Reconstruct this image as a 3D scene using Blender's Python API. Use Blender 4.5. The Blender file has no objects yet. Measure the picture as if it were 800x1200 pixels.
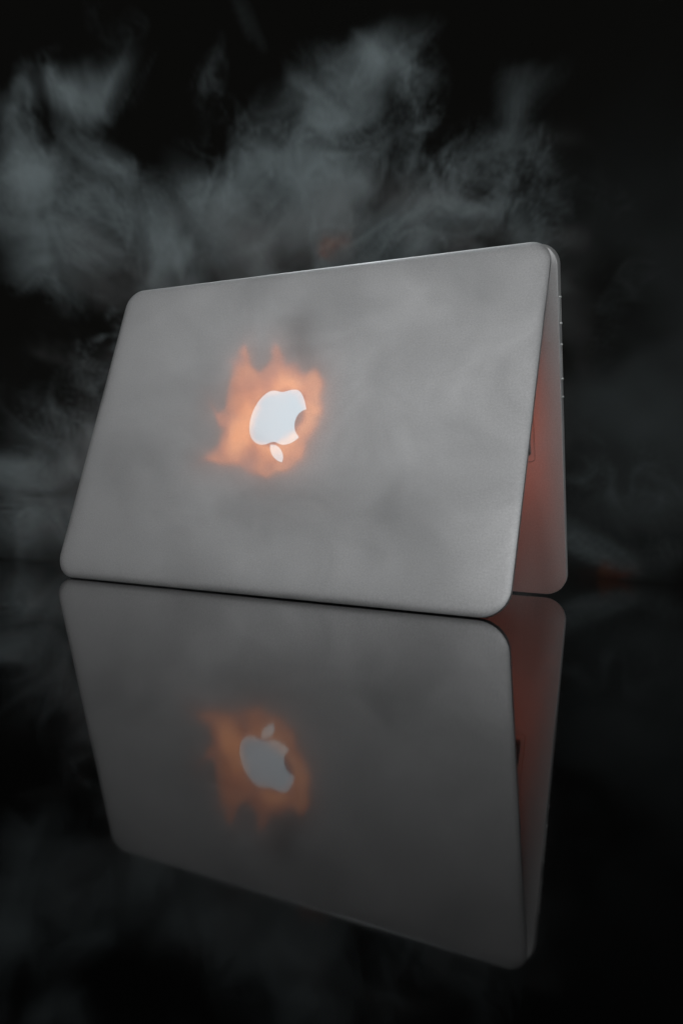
import bpy, bmesh, math
import numpy as np
from mathutils import Matrix, Vector

sc = bpy.context.scene
C = sc.collection
rad = math.radians

# ------------------------------------------------------------------ camera
YAW, PITCH, ROLL = 0.4866, -0.0112, 0.0319
fw = Vector((-math.sin(YAW) * math.cos(PITCH), math.cos(YAW) * math.cos(PITCH), math.sin(PITCH)))
rt = Vector((math.cos(YAW), math.sin(YAW), 0))
up = rt.cross(fw)
cr = rt * math.cos(ROLL) + up * math.sin(ROLL)
cu = -rt * math.sin(ROLL) + up * math.cos(ROLL)
cd = bpy.data.cameras.new('camera')
cam = bpy.data.objects.new('camera', cd); C.objects.link(cam)
cd.sensor_fit = 'VERTICAL'; cd.sensor_height = 36.0; cd.sensor_width = 24.0
cd.lens = 935.72 / 1200 * 36.0
cd.clip_start = 0.01; cd.clip_end = 100
cam.matrix_world = Matrix(((cr.x, cu.x, -fw.x, 0.2772), (cr.y, cu.y, -fw.y, -0.4033),
                           (cr.z, cu.z, -fw.z, 0.0583), (0, 0, 0, 1)))
sc.camera = cam

# ------------------------------------------------------------------ world, lamps, exposure
w = bpy.data.worlds.new('World'); sc.world = w; w.use_nodes = True
bg = w.node_tree.nodes['Background']
bg.inputs[0].default_value = (0.0030, 0.0030, 0.0027, 1); bg.inputs[1].default_value = 1.0
sc.view_settings.view_transform = 'Standard'; sc.view_settings.look = 'None'
sc.view_settings.exposure = 0.0; sc.view_settings.gamma = 1.0
sc.view_settings.use_curve_mapping = False
sc.cycles.use_denoising = True
sc.cycles.volume_bounces = 0
sc.cycles.volume_step_rate = 4.0
sc.cycles.max_bounces = 8
sc.cycles.adaptive_threshold = 0.03
sc.cycles.volume_max_steps = 512
sc.cycles.sample_clamp_indirect = 4.0

def area(name, loc, target, size, power, col):
    l = bpy.data.lights.new(name, 'AREA'); l.shape = 'RECTANGLE'
    l.size, l.size_y = size; l.energy = power; l.color = col
    o = bpy.data.objects.new(name, l); C.objects.link(o); o.location = loc
    o.rotation_euler = (Vector(target) - Vector(loc)).to_track_quat('-Z', 'Y').to_euler()
    return o
area('key_softbox', (-0.34, -1.15, 1.08), (0.0, 0.05, 0.12), (1.7, 1.1), 6.5, (0.985, 0.995, 1.0))
area('side_strip', (0.62, -1.05, 0.42), (0.14, 0.05, 0.12), (0.4, 0.5), 2.6, (0.97, 0.99, 1.0))
area('rim_strip', (1.00, 0.02, 0.30), (0.165, 0.10, 0.14), (0.2, 0.5), 1.4, (0.97, 0.99, 1.0))
area('smoke_lamp', (-0.70, 0.75, 1.75), (-0.15, 0.35, 0.25), (0.5, 0.5), 9.5, (0.90, 0.97, 1.0))

# ------------------------------------------------------------------ helpers
def nodes(m):
    m.use_nodes = True
    return m.node_tree.nodes, m.node_tree.links

def principled(name, col, rough=0.5, metal=0.0, ior=1.5, spec=0.5):
    m = bpy.data.materials.new(name); n, l = nodes(m)
    b = n['Principled BSDF']
    b.inputs['Base Color'].default_value = (*col, 1)
    b.inputs['Roughness'].default_value = rough
    b.inputs['Metallic'].default_value = metal
    b.inputs['IOR'].default_value = ior
    b.inputs['Specular IOR Level'].default_value = spec
    return m, n, l, b

def noise(n, l, scale, detail=4, rough=0.6, coord='Object', dist=0.0):
    tc = n.new('ShaderNodeTexCoord'); t = n.new('ShaderNodeTexNoise')
    t.inputs['Scale'].default_value = scale; t.inputs['Detail'].default_value = detail
    t.inputs['Roughness'].default_value = rough; t.inputs['Distortion'].default_value = dist
    l.new(tc.outputs[coord], t.inputs['Vector'])
    return t

def maprange(n, l, src, lo, hi, a=0.3, b=0.7):
    r = n.new('ShaderNodeMapRange'); r.inputs['From Min'].default_value = a; r.inputs['From Max'].default_value = b
    r.inputs['To Min'].default_value = lo; r.inputs['To Max'].default_value = hi
    l.new(src, r.inputs['Value'])
    return r.outputs['Result']

def aluminium(name, base, rough, metal=1.0, handled=False):
    m, n, l, b = principled(name, base, rough, metal)
    fine = noise(n, l, 1900, 2, 0.5)                      # bead-blasted grain
    bump = n.new('ShaderNodeBump'); bump.inputs['Strength'].default_value = 0.10; bump.inputs['Distance'].default_value = 0.0003
    l.new(fine.outputs['Fac'], bump.inputs['Height']); l.new(bump.outputs['Normal'], b.inputs['Normal'])
    grain = n.new('ShaderNodeMix'); grain.data_type = 'RGBA'
    grain.inputs['A'].default_value = (*[c * 0.90 for c in base], 1); grain.inputs['B'].default_value = (*[min(c * 1.09, 1) for c in base], 1)
    l.new(maprange(n, l, noise(n, l, 900, 3, 0.7).outputs['Fac'], 0, 1), grain.inputs['Factor'])
    l.new(grain.outputs['Result'], b.inputs['Base Color'])
    big = noise(n, l, 14, 6, 0.65, dist=0.8)
    k = 0.07 if handled else 0.03                         # smudges left by handling
    l.new(maprange(n, l, big.outputs['Fac'], rough - k, rough + k), b.inputs['Roughness'])
    return m

def emission(name, col, strength):
    m = bpy.data.materials.new(name); n, l = nodes(m)
    b = n['Principled BSDF']
    b.inputs['Base Color'].default_value = (0.6, 0.6, 0.6, 1); b.inputs['Roughness'].default_value = 0.3
    b.inputs['Emission Color'].default_value = (*col, 1); b.inputs['Emission Strength'].default_value = strength
    return m, n, l, b

MAT = {}
MAT['alu'] = aluminium('bead_blasted_aluminium', (0.60, 0.60, 0.605), 0.58, 1.0, True)
MAT['alu_base'] = aluminium('palm_rest_aluminium', (0.55, 0.55, 0.55), 0.5, 0.6)
MAT['glint'] = principled('polished_glint_bead', (0.97, 0.97, 0.97), 0.35, 1.0)[0]  # metal of the added glint beads
MAT['dark'] = principled('black_plastic', (0.012, 0.012, 0.013), 0.45)[0]
MAT['rubber'] = principled('black_rubber', (0.015, 0.015, 0.016), 0.7)[0]
MAT['key'] = principled('key_plastic', (0.014, 0.014, 0.015), 0.5)[0]
MAT['bezel'] = principled('black_bezel_glass', (0.005, 0.005, 0.005), 0.08)[0]
MAT['trackpad'] = principled('trackpad_glass', (0.42, 0.42, 0.43), 0.35)[0]
MAT['logo'], _, _, lb = emission('backlit_logo', (0.70, 0.90, 1.0), 0.74)
lb.inputs['Base Color'].default_value = (0.08, 0.08, 0.08, 1)

def mk_obj(name, me, mat, parent=None, mw=None):
    o = bpy.data.objects.new(name, me); C.objects.link(o)
    if mat: me.materials.append(mat)
    if parent: o.parent = parent
    if mw is not None: o.matrix_local = mw
    return o

def mesh(name, verts, faces, sharp=None):
    me = bpy.data.meshes.new(name); me.from_pydata([tuple(v) for v in verts], [], faces); me.update()
    bm = bmesh.new(); bm.from_mesh(me); bmesh.ops.recalc_face_normals(bm, faces=bm.faces); bm.to_mesh(me); bm.free()
    if sharp is not None:
        me.polygons.foreach_set('use_smooth', [True] * len(me.polygons))
        me.set_sharp_from_angle(angle=rad(sharp))
    return me

def rrect(x0, x1, y0, y1, r_lo, r_hi, inset=0.0, seg=14):
    """rounded rectangle, r_lo the radius at the y0 corners, r_hi at the y1 corners"""
    x0 += inset; x1 -= inset; y0 += inset; y1 -= inset
    out = []
    for cx, cy, a0, r in ((x1, y0, -90, r_lo), (x1, y1, 0, r_hi), (x0, y1, 90, r_hi), (x0, y0, 180, r_lo)):
        r = max(r - inset, 0.0004)
        sx = cx - r if cx == x1 else cx + r
        sy = cy - r if cy == y1 else cy + r
        for k in range(seg + 1):
            a = rad(a0 + 90 * k / seg)
            out.append((sx + r * math.cos(a), sy + r * math.sin(a)))
    return out

def loft(rings, cap0=True, cap1=True):
    n = len(rings[0]); V = [p for r in rings for p in r]; F = []
    for i in range(len(rings) - 1):
        for k in range(n):
            a, b = i * n + k, i * n + (k + 1) % n
            F.append((a, b, b + n, a + n))
    if cap0: F.append(tuple(range(n)))
    if cap1: F.append(tuple(range((len(rings) - 1) * n, len(rings) * n)))
    return V, F

def plate(name, x0, x1, y0, y1, r, z0, z1, bev, sharp=35):
    """a thin rounded plate between z0 and z1, bevelled on the z1 side"""
    R = [[(x, y, z0) for x, y in rrect(x0, x1, y0, y1, r, r, 0, 5)],
         [(x, y, z1 - math.copysign(bev, z1 - z0)) for x, y in rrect(x0, x1, y0, y1, r, r, 0, 5)],
         [(x, y, z1) for x, y in rrect(x0, x1, y0, y1, r, r, bev, 5)]]
    return mesh(name, *loft(R), sharp=sharp)

def spline(P, n=6):
    """closed Catmull-Rom through P; a point given as (x, y, 1) is a sharp corner"""
    out = []; m = len(P)
    for i in range(m):
        p0, p1, p2, p3 = P[i - 1], P[i], P[(i + 1) % m], P[(i + 2) % m]
        if len(p1) > 2: p0 = p1
        if len(p2) > 2: p3 = p2
        for k in range(n):
            t = k / n
            out.append(tuple(0.5 * ((2 * p1[j]) + (-p0[j] + p2[j]) * t + (2 * p0[j] - 5 * p1[j] + 4 * p2[j] - p3[j]) * t * t
                                    + (-p0[j] + 3 * p1[j] - 3 * p2[j] + p3[j]) * t ** 3) for j in (0, 1)))
    return out

# ------------------------------------------------------------------ table top
def glass_material():
    m, n, l, b = principled('black_glass', (0.0012, 0.0012, 0.0012), 0.02, 0.0, 1.44)
    t = noise(n, l, 11, 6, 0.7, dist=1.2)
    l.new(maprange(n, l, t.outputs['Fac'], 0.008, 0.065), b.inputs['Roughness'])
    return m
tv, tf = loft([[(x, y, -0.02) for x, y in rrect(-3.5, 3.0, -1.6, 5.0, 0.05, 0.05)],
               [(x, y, -0.002) for x, y in rrect(-3.5, 3.0, -1.6, 5.0, 0.05, 0.05)],
               [(x, y, 0.0) for x, y in rrect(-3.5, 3.0, -1.6, 5.0, 0.05, 0.05, 0.002)]])
top = mk_obj('tabletop', mesh('tabletop', tv, tf, 35), glass_material())
top['kind'] = 'structure'

# ------------------------------------------------------------------ laptop
W, D = 0.325, 0.2256
A = 0.2986
root = bpy.data.objects.new('laptop', None); C.objects.link(root)
root.empty_display_size = 0.05
root.location = (0, 0.07, 0)
root['label'] = 'silver aluminium laptop standing half open like a tent on black glass'
root['category'] = 'laptop'
inv = Matrix.Translation((0, -0.07, 0))

# lid frame: x across, y from the free edge up to the hinge, z inwards
LM = Matrix(((1, 0, 0, 0), (0, math.sin(A), math.cos(A), -0.0016), (0, math.cos(A), -math.sin(A), 0.0012), (0, 0, 0, 1)))
LT = 0.0050
prof = []
for i in (0.017, 0.014, 0.0115, 0.0095, 0.0078, 0.0062, 0.0048, 0.0036, 0.0026, 0.0018, 0.0011, 0.0006, 0.0002, 0.0):
    t = 1 - i / 0.017
    prof.append((i, 0.0006 * t ** 2.0 + 0.0010 * t ** 10))
prof += [(0.0, 0.0036), (0.0002, LT - 0.0002), (0.0006, LT)]
rings = [[(x, y, d) for x, y in rrect(-W / 2, W / 2, 0, D, 0.0165, 0.0135, i)] for i, d in prof]
lid = mk_obj('lid', mesh('lid', *loft(rings), sharp=50), MAT['alu'], root, inv @ LM)

LOGO = [(.3, 134.4), (3.6, 135.2), (7.0, 135.3), (10.1, 134.4), (12.8, 131.8), (15.3, 127.9), (17.2, 123.8), (18.2, 121.3, 1),
        (15.4, 120.2), (13.1, 118.2), (11.8, 115.1), (11.6, 111.3), (12.6, 107.6), (14.5, 104.6), (16.9, 102.2, 1), (14.6, 100.1),
        (11.3, 98.2), (7.4, 97.2), (4.1, 97.5), (.9, 98.7), (-1.5, 99.2), (-4.0, 98.7), (-7.1, 97.6), (-10.7, 97.3), (-14.4, 98.4),
        (-17.8, 100.7), (-20.4, 104.1), (-22.1, 108.4), (-22.9, 113.6), (-22.5, 119.1), (-21.1, 124.6), (-18.6, 129.4), (-15.3, 133.0),
        (-12.2, 134.8), (-9.2, 135.3), (-5.6, 134.7), (-2.5, 134.0)]
LEAF = [(-3.4, 97.9, 1), (-.7, 97.9), (2.3, 96.8), (5.1, 94.4), (7.1, 91.5), (8.1, 88.4), (8.0, 85.2, 1), (4.7, 86.4), (1.2, 88.8), (-1.5, 92.0), (-2.9, 95.1)]
# the leaf stands clear of the fruit by a thin gap
LEAF = [(p[0], 85.2 + (p[1] - 85.2) * 0.945, *p[2:]) for p in LEAF]
def prism(name, P, z0, z1):
    b = bmesh.new()
    lo = [b.verts.new((x / 1000, y / 1000, z0)) for x, y in P]; hi = [b.verts.new((x / 1000, y / 1000, z1)) for x, y in P]
    m = len(P)
    for k in range(m): b.faces.new((lo[k], lo[(k + 1) % m], hi[(k + 1) % m], hi[k]))
    b.faces.new(hi); b.faces.new(lo[::-1])
    bmesh.ops.triangulate(b, faces=[f for f in b.faces if len(f.verts) > 4])
    bmesh.ops.recalc_face_normals(b, faces=b.faces)
    me = bpy.data.meshes.new(name); b.to_mesh(me); b.free(); return me
o = mk_obj('logo', prism('logo', spline(LOGO), 0.0004, -0.00012), MAT['logo'], lid)
o['label'] = 'glowing white fruit emblem upside down'
o = mk_obj('logo_leaf', prism('logo_leaf', spline(LEAF), 0.0004, -0.00012), MAT['logo'], lid)
o['label'] = 'glowing white leaf of the emblem'

# screen side of the lid
g = [[(x, y, z) for x, y in rrect(-W / 2, W / 2, 0, D, 0.0165, 0.0135, i)] for i, z in
     ((0.0012, LT - 0.0002), (0.0012, LT + 0.0006), (0.0018, LT + 0.0009), (0.0030, LT + 0.0009), (0.0034, LT - 0.0002))]
gv, gf = loft(g, False, False); n_ = len(g[0])
for k in range(n_): gf.append((4 * n_ + k, 4 * n_ + (k + 1) % n_, (k + 1) % n_, k))
mk_obj('gasket', mesh('gasket', gv, gf, 40), MAT['rubber'], lid)
mk_obj('bezel', plate('bezel', -W / 2 + 0.004, W / 2 - 0.004, 0.004, D - 0.014, 0.010, LT - 0.0002, LT + 0.0004, 0.0001), MAT['bezel'], lid)
sm, n, l, b = emission('lit_screen', (1, 0.16, 0.05), 1.0)
b.inputs['Base Color'].default_value = (0.01, 0.01, 0.01, 1)
t = noise(n, l, 16, 5, 0.6, dist=0.6)
ramp = n.new('ShaderNodeValToRGB'); l.new(t.outputs['Fac'], ramp.inputs['Fac'])
e = ramp.color_ramp.elements
e[0].position = 0.30; e[0].color = (0.16, 0.03, 0.018, 1); e[1].position = 0.72; e[1].color = (1.0, 0.28, 0.12, 1)
x = e.new(0.5); x.color = (0.8, 0.13, 0.06, 1)
l.new(ramp.outputs['Color'], b.inputs['Emission Color']); tc = n.new('ShaderNodeTexCoord'); sx = n.new('ShaderNodeSeparateXYZ'); l.new(tc.outputs['Object'], sx.inputs[0])
l.new(maprange(n, l, sx.outputs['Y'], 1.45, 0.30, 0.012, 0.17), b.inputs['Emission Strength'])
mk_obj('screen', plate('screen', -0.143, 0.143, 0.012, 0.180, 0.0006, LT + 0.0003, LT + 0.0006, 0.0001), sm, lid)

# base frame: x across, y from the hinge end down to the front edge, z away from the lid
qd = Vector((0, 0.139 - 0.0763, 0.003 - 0.214)).normalized()
td = Vector((0, -qd.z, qd.y))
BM = Matrix(((1, 0, 0, 0), (0, qd.y, td.y, 0.0763), (0, qd.z, td.z, 0.214), (0, 0, 0, 1)))
Q0, Q1 = -0.004, 0.2222
def thick(q): return 0.0132 - 0.0082 * (q - Q0) / (Q1 - Q0)
KX, KQ0, KQ1, KD = 0.1448, 0.0200, 0.1308, 0.0014
b = bmesh.new()
prev = None; first = None
for ins, k in ((0.0005, 0.0), (0.00015, 0.02), (0.0, 0.06), (0.0, 0.66), (0.0004, 0.76), (0.0014, 0.85), (0.0036, 0.93), (0.0075, 0.975), (0.015, 1.0)):
    ring = [b.verts.new((x, y, k * thick(y))) for x, y in rrect(-W / 2, W / 2, Q0, Q1, 0.013, 0.015, ins)]
    if prev:
        for j in range(len(ring)): b.faces.new((prev[j], prev[(j + 1) % len(ring)], ring[(j + 1) % len(ring)], ring[j]))
    else: first = ring
    prev = ring
b.faces.new(prev)
well = [b.verts.new((x, y, 0)) for x, y in rrect(-KX, KX, KQ0, KQ1, 0.003, 0.003, 0, 4)]
wlow = [b.verts.new((x, y, KD)) for x, y in rrect(-KX, KX, KQ0, KQ1, 0.003, 0.003, 0.0007, 4)]
for j in range(len(well)): b.faces.new((well[j], well[(j + 1) % len(well)], wlow[(j + 1) % len(well)], wlow[j]))
b.faces.new(wlow)
ed = []
for loop in (first, well):
    for j in range(len(loop)):
        x = b.edges.get((loop[j], loop[(j + 1) % len(loop)]))
        ed.append(x)
bmesh.ops.triangle_fill(b, use_beauty=True, use_dissolve=False, edges=ed)
bmesh.ops.recalc_face_normals(b, faces=b.faces)
me = bpy.data.meshes.new('base'); b.to_mesh(me); b.free()
me.polygons.foreach_set('use_smooth', [True] * len(me.polygons)); me.set_sharp_from_angle(angle=rad(40))
base = mk_obj('base', me, MAT['alu_base'], root, inv @ BM)

# keyboard: each key a piece of its own
kb = mk_obj('keyboard', plate('keyboard', -KX + 0.0011, KX - 0.0011, KQ0 + 0.0011, KQ1 - 0.0011, 0.002, KD - 0.0001, KD - 0.0003, 0.0001),
            MAT['alu_base'], root, inv @ BM)
rows = [(0.55, [14.5 / 14] * 14), (1, [1] * 13 + [1.5]), (1, [1.5] + [1] * 13), (1, [1.75] + [1] * 11 + [1.75]),
        (1, [2.25] + [1] * 10 + [2.25]), (1, [1, 1, 1, 1.25, 5, 1.25, 1, 1, 1, 1])]
ux = 2 * 0.1428 / 14.5; uy = (KQ1 - KQ0 - 0.005) / 5.55
cache = {}
q = KQ1 - 0.002
y = KQ0 + 0.002
for h, ws in rows:
    x = -0.1428 + (14.5 - sum(ws)) * ux / 2
    for kw in ws:
        key = (round(kw, 3), h)
        if key not in cache:
            a_, c_ = kw * ux / 2 - 0.0014, h * uy / 2 - 0.0013
            cache[key] = plate('key', -a_, a_, -c_, c_, 0.0015, 0, -0.0013, 0.0003)
            cache[key].materials.append(MAT['key'])
        mk_obj('key', cache[key], None, kb, Matrix.Translation((x + kw * ux / 2, y + h * uy / 2, KD - 0.0003)))
        x += kw * ux
    y += h * uy
mk_obj('trackpad', plate('trackpad', -0.0525, 0.0525, 0.1385, 0.2145, 0.003, 0.0004, -0.00015, 0.0001), MAT['trackpad'], root, inv @ BM)

# hinge barrel
def cyl(name, r, x0, x1, seg=24):
    R = []
    for x, rr in ((x0, r - 0.0004), (x0 + 0.0004, r), (x1 - 0.0004, r), (x1, r - 0.0004)):
        R.append([(x, rr * math.cos(2 * math.pi * k / seg), rr * math.sin(2 * math.pi * k / seg)) for k in range(seg)])
    return mesh(name, *loft(R), sharp=40)
mk_obj('hinge', cyl('hinge', 0.0042, -0.128, 0.128), MAT['dark'], root, inv @ Matrix.Translation((0, 0.0745, 0.2115)))

# ports on the right flank of the base: dark openings with metal rims
def port(q0, q1, zc, h, name):
    r = min(h, (q1 - q0)) / 2 * 0.98
    zf = W / 2
    op = plate(name, q0, q1, zc - h / 2, zc + h / 2, r, -0.004, 0.00006, 0.00002)
    # plate lies in (y, z); turn it so that its third axis points along +x
    M = Matrix(((0, 0, 1, zf), (1, 0, 0, 0), (0, 1, 0, 0), (0, 0, 0, 1)))
    p = mk_obj(name, op, MAT['dark'], root, inv @ BM @ M)
    rr = [[(x, y, z) for x, y in rrect(q0, q1, zc - h / 2, zc + h / 2, r, r, i, 6)] for i, z in
          ((-0.0003, -0.001), (-0.0003, 0.00005), (-0.0001, 0.00028), (0.0001, 0.00028), (0.0003, 0.00005), (0.0003, -0.001))]
    mk_obj('port_rim', mesh('port_rim', *loft(rr, False, False), sharp=50), MAT['alu_base'], p)
glint_mesh = None  # domed beads added at the port ends to stand for glints
def glint_beads(q0, q1, zc):
    global glint_mesh
    if glint_mesh is None:
        R = [[(0.0011 * c * math.cos(2 * math.pi * k / 12), 0.0011 * c * math.sin(2 * math.pi * k / 12), h) for k in range(12)]
             for c, h in ((1, -0.0008), (1, 0.0001), (0.9, 0.0004), (0.65, 0.0008), (0.3, 0.0010))]
        glint_mesh = mesh('glint_bead', *loft(R), sharp=60); glint_mesh.materials.append(MAT['glint'])
    M = Matrix(((0, 0, 1, W / 2), (1, 0, 0, 0), (0, 1, 0, 0), (0, 0, 0, 1)))
    for q_ in (q0, q1):
        if q_: mk_obj('glint_bead', glint_mesh, None, root, inv @ BM @ Matrix.Translation((0, q_, zc)) @ M)
glint_beads(0.0282, 0.0440, 0.0046); glint_beads(0.0568, 0.0780, 0.0042); glint_beads(0.0893, None, 0.0040)
port(0.0290, 0.0432, 0.0046, 0.0028, 'port')
port(0.0576, 0.0772, 0.0042, 0.0026, 'port')
port(0.0880, 0.0906, 0.0040, 0.0026, 'audio_jack')

# ------------------------------------------------------------------ smoke and flame: density grids on real volumes
rng = np.random.default_rng(11)
def lattice(p, G):
    """smooth periodic interpolation of the random lattice G (k,n,n,n) at points p (3,N)"""
    n = G.shape[-1]
    f = np.floor(p); t = (p - f).astype(np.float32); t = t * t * (3 - 2 * t)
    i = f.astype(np.int32) % n; j = (i + 1) % n
    Gf = G.reshape(G.shape[0], -1)
    out = 0
    for a in (0, 1):
        ia = (j if a else i)[0] * n * n; wa = t[0] if a else 1 - t[0]
        for b_ in (0, 1):
            ib = ia + (j if b_ else i)[1] * n; wb = wa * (t[1] if b_ else 1 - t[1])
            for c in (0, 1):
                ic = ib + (j if c else i)[2]
                out = out + Gf[:, ic] * (wb * (t[2] if c else 1 - t[2]))
    return out

def curl_lattice(n, seed):
    r = np.random.default_rng(seed); Pq = r.standard_normal((3, n, n, n)).astype(np.float32)
    d = lambda f, ax: (np.roll(f, -1, ax) - np.roll(f, 1, ax)) / 2
    return np.stack([d(Pq[2], 1) - d(Pq[1], 2), d(Pq[0], 2) - d(Pq[2], 0), d(Pq[1], 0) - d(Pq[0], 1)])

def advect(p, layers):
    """carry points back along swirling air: layers = (scale, step, count, seed)"""
    p = p.copy()
    for scale, step, count, seed in layers:
        V = curl_lattice(16, seed)
        for _ in range(count): p -= step * lattice(p * scale, V)
    return p

def fbm(p, scale, octs, seed, gain=0.55):
    r = np.random.default_rng(seed); s = 0; a = 1; tot = 0
    for k in range(octs):
        G = r.standard_normal((1, 16, 16, 16)).astype(np.float32)
        s = s + a * lattice(p * scale + 3.7 * k, G)[0]; tot += a * a; a *= gain; scale *= 2.03
    return s / math.sqrt(tot) / 0.6

def grid_points(lo, hi, vox):
    vox = vox if isinstance(vox, tuple) else (vox,) * 3
    n = [int(round((hi[k] - lo[k]) / vox[k])) for k in range(3)]
    ax = [(lo[k] + (np.arange(n[k]) + 0.5) * (hi[k] - lo[k]) / n[k]).astype(np.float32) for k in range(3)]
    g = np.meshgrid(*ax, indexing='ij')
    return np.stack([a.ravel() for a in g]), n

def volume_object(name, dens, lo, hi, n, mat, mw):
    """a volume whose voxel (i,j,k) takes its density from vertex (i*ny+j)*nz+k of its own data mesh"""
    N = n[0] * n[1] * n[2]
    me = bpy.data.meshes.new(name); me.vertices.add(N)
    at = me.attributes.new('smoke', 'FLOAT', 'POINT'); at.data.foreach_set('value', dens.astype(np.float32))
    o = bpy.data.objects.new(name, me); C.objects.link(o); o.matrix_world = mw
    me.materials.append(mat)
    ng = bpy.data.node_groups.new(name, 'GeometryNodeTree')
    ng.interface.new_socket('Geometry', in_out='INPUT', socket_type='NodeSocketGeometry')
    ng.interface.new_socket('Geometry', in_out='OUTPUT', socket_type='NodeSocketGeometry')
    N_, L_ = ng.nodes, ng.links
    gi, go = N_.new('NodeGroupInput'), N_.new('NodeGroupOutput')
    pos = N_.new('GeometryNodeInputPosition'); sep = N_.new('ShaderNodeSeparateXYZ'); L_.new(pos.outputs[0], sep.inputs[0])
    idx = None
    for k in range(3):
        m = N_.new('ShaderNodeMath'); m.operation = 'MULTIPLY_ADD'
        s = n[k] / (hi[k] - lo[k])
        L_.new(sep.outputs[k], m.inputs[0]); m.inputs[1].default_value = s; m.inputs[2].default_value = -lo[k] * s
        fl = N_.new('ShaderNodeMath'); fl.operation = 'FLOOR'; L_.new(m.outputs[0], fl.inputs[0])
        cl = N_.new('ShaderNodeClamp'); cl.inputs['Max'].default_value = n[k] - 1; L_.new(fl.outputs[0], cl.inputs['Value'])
        fi = N_.new('FunctionNodeFloatToInt'); L_.new(cl.outputs[0], fi.inputs[0])
        if idx is None: idx = fi.outputs[0]
        else:
            mu = N_.new('FunctionNodeIntegerMath'); mu.operation = 'MULTIPLY_ADD'
            L_.new(idx, mu.inputs[0]); mu.inputs[1].default_value = n[k]; L_.new(fi.outputs[0], mu.inputs[2]); idx = mu.outputs[0]
    na = N_.new('GeometryNodeInputNamedAttribute'); na.data_type = 'FLOAT'; na.inputs['Name'].default_value = 'smoke'
    si = N_.new('GeometryNodeSampleIndex'); si.data_type = 'FLOAT'; si.domain = 'POINT'
    L_.new(gi.outputs[0], si.inputs['Geometry']); L_.new(na.outputs['Attribute'], si.inputs['Value']); L_.new(idx, si.inputs['Index'])
    vc = N_.new('GeometryNodeVolumeCube')
    L_.new(si.outputs['Value'], vc.inputs['Density'])
    vc.inputs['Min'].default_value = lo; vc.inputs['Max'].default_value = hi
    for k, nm in enumerate(('Resolution X', 'Resolution Y', 'Resolution Z')): vc.inputs[nm].default_value = n[k]
    sm_ = N_.new('GeometryNodeSetMaterial'); sm_.inputs['Material'].default_value = mat
    L_.new(vc.outputs[0], sm_.inputs['Geometry']); L_.new(sm_.outputs[0], go.inputs[0])
    md = o.modifiers.new('fill', 'NODES'); md.node_group = ng
    return o

def smoke_material(name, col, k, g=0.0, rate=1.0):
    m = bpy.data.materials.new(name); n, l = nodes(m)
    for x in list(n):
        if x.type == 'BSDF_PRINCIPLED': n.remove(x)
    p = n.new('ShaderNodeVolumePrincipled'); p.inputs['Color'].default_value = (*col, 1)
    p.inputs['Density'].default_value = k; p.inputs['Anisotropy'].default_value = g
    l.new(p.outputs[0], n['Material Output'].inputs['Volume'])
    m.cycles.volume_step_rate = rate; m.cycles.volume_sampling = 'DISTANCE'
    return m

# smoke frame: origin on the table below the camera, x across, y into depth, z up
SM = Matrix.Translation((0.2772, -0.4033, 0)) @ Matrix.Rotation(YAW, 4, 'Z')
def sstep(x, a, b_):
    t = np.clip((x - a) / (b_ - a), 0, 1); return t * t * (3 - 2 * t)

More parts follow.
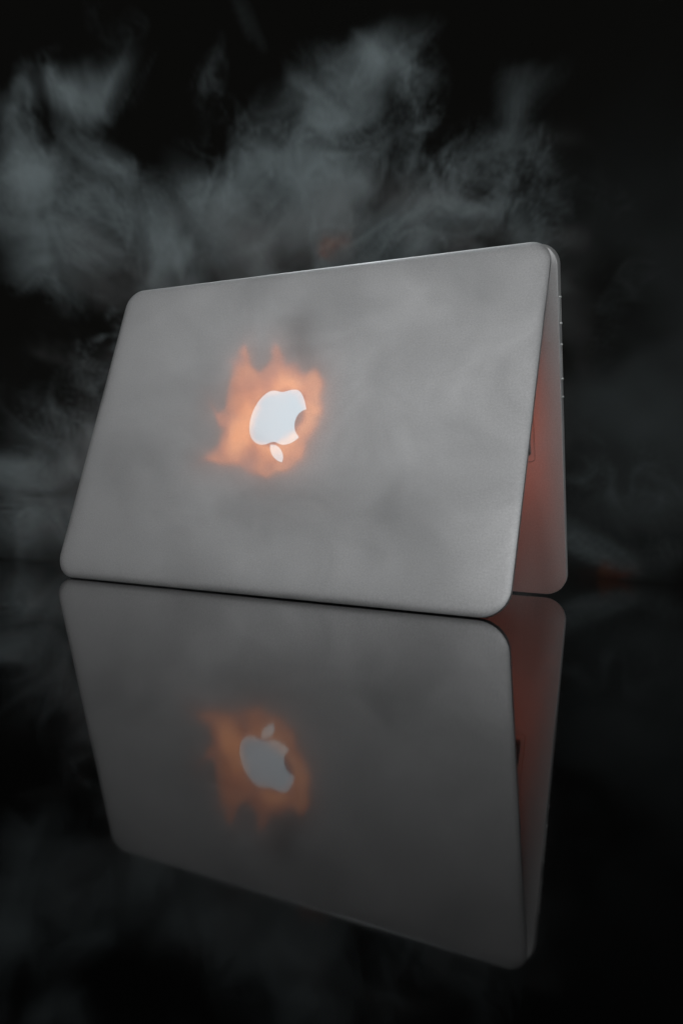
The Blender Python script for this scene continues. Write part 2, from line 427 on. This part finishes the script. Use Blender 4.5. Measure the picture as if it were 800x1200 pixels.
# plumes: centre (x, depth, z), half sizes (x, depth, z), lean in the x-z plane, weight
PLUMES = [
    (-0.254, 0.720, 0.418, 0.038, 0.04, 0.017, 15, 1.25), (-0.305, 0.745, 0.379, 0.025, 0.04, 0.048, 0, 1.00), (-0.258, 0.770, 0.379, 0.037, 0.04, 0.029, 0, 0.60), (-0.278, 0.720, 0.311, 0.042, 0.04, 0.035, -20, 1.00), (-0.240, 0.745, 0.321, 0.048, 0.04, 0.032, 0, 0.80), (-0.287, 0.770, 0.275, 0.041, 0.04, 0.029, -20, 0.75), (-0.241, 0.720, 0.247, 0.027, 0.04, 0.015, 0, 0.48),
    (-0.188, 0.745, 0.319, 0.036, 0.04, 0.024, -10, 0.75), (-0.216, 0.770, 0.360, 0.025, 0.04, 0.021, 0, 0.45), (-0.161, 0.720, 0.276, 0.035, 0.04, 0.020, 10, 0.85), (-0.141, 0.745, 0.336, 0.024, 0.04, 0.028, 45, 0.80),
    (-0.093, 0.770, 0.372, 0.049, 0.04, 0.029, 25, 0.95), (-0.041, 0.720, 0.372, 0.038, 0.04, 0.038, 30, 1.00), (-0.057, 0.745, 0.339, 0.056, 0.04, 0.028, 0, 1.00), (-0.011, 0.770, 0.387, 0.037, 0.04, 0.058, 0, 1.05), (0.014, 0.720, 0.328, 0.038, 0.04, 0.038, 0, 1.05), (0.007, 0.745, 0.460, 0.040, 0.04, 0.028, 30, 0.90), (0.066, 0.770, 0.439, 0.018, 0.04, 0.041, -15, 0.95), (0.034, 0.720, 0.444, 0.031, 0.04, 0.023, -20, 0.75), (-0.036, 0.745, 0.423, 0.020, 0.04, 0.028, 30, 0.50), (-0.033, 0.770, 0.304, 0.041, 0.04, 0.029, 0, 0.60), (-0.085, 0.720, 0.294, 0.035, 0.04, 0.023, 0, 0.50),
    (0.078, 0.745, 0.339, 0.040, 0.04, 0.040, 0, 0.95), (0.122, 0.770, 0.366, 0.049, 0.04, 0.033, 0, 1.00), (0.152, 0.720, 0.363, 0.023, 0.04, 0.035, -15, 0.80), (0.166, 0.745, 0.334, 0.024, 0.04, 0.032, 0, 0.80), (0.129, 0.770, 0.408, 0.033, 0.04, 0.016, 10, 0.45), (0.053, 0.720, 0.306, 0.046, 0.04, 0.027, 0, 0.80), (0.183, 0.745, 0.319, 0.016, 0.04, 0.024, 0, 0.50), (0.152, 0.770, 0.441, 0.025, 0.04, 0.016, 0, 0.25),
    (-0.221, 0.720, 0.467, 0.023, 0.04, 0.031, 10, 0.17), (-0.128, 0.745, 0.436, 0.011, 0.04, 0.036, -20, 0.42), (-0.115, 0.770, 0.429, 0.021, 0.04, 0.010, 0, 0.42), (-0.099, 0.720, 0.494, 0.012, 0.04, 0.015, 0, 0.22),
    (-0.217, 0.700, 0.171, 0.045, 0.04, 0.018, 62, 1.14), (-0.238, 0.700, 0.118, 0.041, 0.04, 0.021, 55, 1.14), (-0.270, 0.700, 0.068, 0.037, 0.04, 0.013, 25, 1.20), (-0.254, 0.700, 0.042, 0.052, 0.04, 0.022, 0, 0.72), (-0.284, 0.700, 0.026, 0.037, 0.04, 0.030, 0, 0.72), (-0.268, 0.700, -0.010, 0.060, 0.04, 0.022, 0, 0.60), (-0.287, 0.700, 0.131, 0.030, 0.04, 0.015, 20, 0.36),
    (0.219, 0.710, 0.338, 0.030, 0.04, 0.046, 0, 0.19), (0.240, 0.680, 0.276, 0.044, 0.04, 0.044, 0, 0.17), (0.223, 0.710, 0.209, 0.023, 0.04, 0.046, 0, 0.21), (0.260, 0.680, 0.103, 0.036, 0.04, 0.044, 0, 0.21), (0.227, 0.710, 0.088, 0.030, 0.04, 0.030, 0, 0.25), (0.241, 0.680, 0.011, 0.036, 0.04, 0.016, -25, 0.51), (0.289, 0.710, 0.029, 0.030, 0.04, 0.046, 0, 0.29), (0.208, 0.680, 0.145, 0.022, 0.04, 0.029, 0, 0.15),
    (0.010, 0.745, 0.226, 0.119, 0.04, 0.048, 0, 0.50),
]
lo, hi = (-.46, .60, 0.002), (.40, .86, .62)
P, n3 = grid_points(lo, hi, (0.0030, 0.0060, 0.0030))
L1 = ((8.0, 0.0030, 5, 3), (22.0, 0.0022, 6, 4))
soft = advect(P, L1)
deep = advect(soft, ((13.0, 0.0042, 5, 6), (40.0, 0.0016, 7, 5), (85.0, 0.0005, 4, 7)))
home = advect(np.array([p_[:3] for p_ in PLUMES], np.float32).T, L1)     # where the air at each plume came from
E = np.zeros(P.shape[1], np.float32)
for k, (cx, cy, cz, rx, ry, rz, lean, wgt) in enumerate(PLUMES):
    a = rad(lean); dx = soft[0] - home[0, k]; dz = soft[2] - home[2, k]
    u = (dx * math.cos(a) + dz * math.sin(a)) / rx; v = (-dx * math.sin(a) + dz * math.cos(a)) / rz; t = (soft[1] - home[1, k]) / (ry * 0.8)
    uv = u * u + v * v
    E += (wgt * np.exp(-uv ** 1.3 * 0.6 - t * t)) ** 2.5
E = E ** 0.4
deep[1] *= 0.40                       # the smoke hangs in folded sheets
f1 = fbm(deep, 13, 4, 29); f2 = fbm(deep, 26, 4, 69, 0.6)
ridge = 1 - np.clip(np.abs(f2), 0, 0.8) / 0.8
dens = E * (0.52 + 0.40 * f1 + 1.15 * ridge ** 1.8) - 0.15
dens = np.clip(dens, 0, None) ** 1.15
for k in range(3):          # air is clear at the borders of the volume
    if k < 2: dens *= sstep(P[k], lo[k], lo[k] + 0.03)
    dens *= sstep(-P[k], -hi[k], -hi[k] + 0.03)
dens *= 0.15 + 0.85 * sstep(P[2], 0.0, 0.04)
haze = np.exp(-((P[0] - 0.27) / 0.10) ** 2 - ((P[2] - 0.14) / 0.17) ** 2) + 0.9 * np.exp(-((P[0] + 0.27) / 0.14) ** 2 - (P[2] / 0.09) ** 2)
dens += 0.034 * haze * sstep(P[2], -0.03, 0.05) * np.clip(0.75 + 0.55 * fbm(soft, 11, 3, 23), 0, None) * sstep(P[1], 0.60, 0.66) * sstep(-P[1], -0.86, -0.80) * sstep(-P[0], -0.40, -0.36)
o = volume_object('smoke', dens, lo, hi, n3, smoke_material('pale_smoke', (0.80, 0.93, 0.96), 13.0, 0.0, 1.25), SM)
o['kind'] = 'stuff'; o['label'] = 'pale grey smoke curling behind and above the laptop'; o['category'] = 'smoke'

# thin veil drifting along the front of the lid
lo, hi = (-.20, -.006, -.062), (.20, .262, -.002)
P, n3 = grid_points(lo, hi, (0.004, 0.004, 0.006))
q = advect(P, ((9.0, 0.006, 5, 31), (22.0, 0.0030, 6, 32), (50.0, 0.0010, 4, 33)))
v = np.clip(0.10 + 0.7 * fbm(q, 16, 4, 41) + 0.9 * np.clip(1 - np.abs(fbm(q, 20, 3, 43)) / 0.6, 0, 1) ** 1.5 - 0.2, 0, None) ** 1.2
for (a, b_, c, ra, rb, rc, g_) in ((-.024, .180, -.012, .006, .016, .010, 6.0), (-.058, .118, -.012, .007, .024, .010, 4.0), (.034, .150, -.012, .008, .02, .010, 2.5)):
    v += g_ * np.exp(-((q[0] - a) / ra) ** 2 - ((q[1] - b_) / rb) ** 2 - ((q[2] - c) / rc) ** 2)   # wisps rising off the flame
for k in range(3):
    r_ = 0.03 if k == 0 else 0.02
    v *= sstep(P[k], lo[k], lo[k] + r_)
    if k < 2: v *= sstep(-P[k], -hi[k], -hi[k] + r_)
vm = smoke_material('thin_smoke', (0.9, 0.92, 0.93), 3.2, 0.0)
o = volume_object('smoke_veil', v, lo, hi, n3, vm, LM)
o['kind'] = 'stuff'; o['label'] = 'thin smoke drifting in front of the laptop lid'; o['category'] = 'smoke'

# flame licking round the lit logo, a few millimetres off the lid
FP = np.array([(-60, 128), (-50, 113), (-44, 106), (-47, 96), (-55, 84), (-42, 84), (-26, 80), (-6, 71), (12, 75), (25, 87), (31, 106), (33, 126), (29, 140),
               (23, 151), (17, 147), (8, 152), (-2, 158), (-13, 173), (-17, 160), (-24, 150), (-30, 158), (-39, 172), (-44, 155), (-47, 140), (-45, 124),
               (-51, 120)], np.float32) / 1000
lo, hi = (-.075, .060, -.010), (.045, .190, -.0006)
P, n3 = grid_points(lo, hi, 0.0012)
q = advect(P, ((45.0, 0.0003, 4, 51), (110.0, 0.00036, 6, 54), (260.0, 0.00014, 6, 53)))
q[0] = -0.011 + (q[0] + 0.011) * 1.07; q[1] = 0.118 + (q[1] - 0.118) * 1.05
dist = np.full(P.shape[1], 9.0, np.float32); inside = np.zeros(P.shape[1], bool)
for k in range(len(FP)):
    a, b_ = FP[k - 1], FP[k]; e_ = b_ - a
    t = np.clip(((q[0] - a[0]) * e_[0] + (q[1] - a[1]) * e_[1]) / (e_ @ e_), 0, 1)
    dist = np.minimum(dist, np.hypot(q[0] - a[0] - t * e_[0], q[1] - a[1] - t * e_[1]))
    c = (a[1] > q[1]) != (b_[1] > q[1])
    inside ^= c & (q[0] < e_[0] * (q[1] - a[1]) / (e_[1] if abs(e_[1]) > 1e-9 else 1e-9) + a[0])
sd = np.where(inside, dist, -dist)
ring = np.clip(np.hypot((q[0] + 0.002) / 0.0225, (q[1] - 0.1135) / 0.026) - 0.9, 0, None)      # how far from the emblem
fl = sstep(sd, -0.0012, 0.0034) * (0.42 + 0.58 * np.exp(-ring * 1.5)) * (1 + 0.22 * fbm(q, 70, 3, 61))
halo = 0.10 * np.exp(-np.clip(-sd, 0, None) / 0.007)
depth = -P[2]
hole = np.hypot((q[0] - 0.000) / 0.0225, (q[1] - 0.1155) / 0.0215)
fl *= 0.10 + 0.90 * sstep(hole, 0.76, 1.02)
fl = (fl + halo) * sstep(depth, 0.0004, 0.0015) * (1 - sstep(depth, 0.004 + 0.001 * sstep(sd, 0, 0.02), 0.006 + 0.002 * sstep(sd, 0, 0.02)))
for k in (0, 1):
    fl *= sstep(P[k], lo[k], lo[k] + 0.008) * sstep(-P[k], -hi[k], -hi[k] + 0.008)
m = bpy.data.materials.new('fire'); n, l = nodes(m); m.cycles.volume_step_rate = 0.5
n.remove(n['Principled BSDF'])
at = n.new('ShaderNodeAttribute'); at.attribute_name = 'density'
hot = n.new('ShaderNodeValToRGB'); l.new(at.outputs['Fac'], hot.inputs['Fac'])
he = hot.color_ramp.elements; he[0].position = 0.3; he[0].color = (1.0, 0.17, 0.02, 1); he[1].position = 0.95; he[1].color = (1.0, 0.45, 0.20, 1)
mul = n.new('ShaderNodeMath'); mul.operation = 'MULTIPLY'; mul.inputs[1].default_value = 50.0; l.new(at.outputs['Fac'], mul.inputs[0])
em = n.new('ShaderNodeEmission'); l.new(hot.outputs['Color'], em.inputs['Color']); l.new(mul.outputs[0], em.inputs['Strength'])
glow_tint = n.new('ShaderNodeVolumeAbsorption'); glow_tint.inputs['Color'].default_value = (0.95, 0.62, 0.40, 1)  # filter that takes out blue, painting the glow a deeper orange
mu2 = n.new('ShaderNodeMath'); mu2.operation = 'MULTIPLY'; mu2.inputs[1].default_value = 42.0; l.new(at.outputs['Fac'], mu2.inputs[0])
l.new(mu2.outputs[0], glow_tint.inputs['Density'])
ad = n.new('ShaderNodeAddShader'); l.new(em.outputs[0], ad.inputs[0]); l.new(glow_tint.outputs[0], ad.inputs[1])
l.new(ad.outputs[0], n['Material Output'].inputs['Volume'])
o = volume_object('flame', np.clip(fl, 0, None), lo, hi, n3, m, LM)
o['kind'] = 'stuff'; o['label'] = 'orange flame licking round the glowing logo on the lid'; o['category'] = 'flame'

# two self-glowing volumes paint orange and red light onto the smoke
def smoke_glow(name, c, r, k, label, seed):
    lo = tuple(-2.2 * x for x in r); hi = tuple(2.2 * x for x in r)
    P, n3 = grid_points(lo, hi, min(r) / 4)
    q = advect(P, ((40.0, 0.0012, 5, seed), (110.0, 0.0004, 5, seed + 1)))
    d = np.exp(-(q[0] / r[0]) ** 2 - (q[1] / r[1]) ** 2 - (q[2] / r[2]) ** 2) * np.clip(0.7 + 0.6 * fbm(q, 60, 3, seed), 0, None)
    for a in range(3): d *= sstep(P[a], lo[a], lo[a] * 0.6) * sstep(-P[a], -hi[a], -hi[a] * 0.6)
    m2 = m.copy(); m2.name = 'smoke_glow_paint'
    for x in m2.node_tree.nodes:
        if x.type == 'MATH' and x.inputs[1].default_value == 50.0: x.inputs[1].default_value = k
    o = volume_object(name, d, lo, hi, n3, m2, SM @ Matrix.Translation(c))
    o['kind'] = 'stuff'; o['label'] = label; o['category'] = 'flame'
smoke_glow('flame', (-0.012, 0.60, 0.254), (0.008, 0.010, 0.006), 6.0, 'small glowing volume standing in for orange light on the smoke above the top edge of the lid', 71)
smoke_glow('flame', (0.232, 0.69, 0.006), (0.014, 0.012, 0.006), 1.6, 'faint glowing volume standing in for red light on the smoke beside the foot of the laptop', 73)
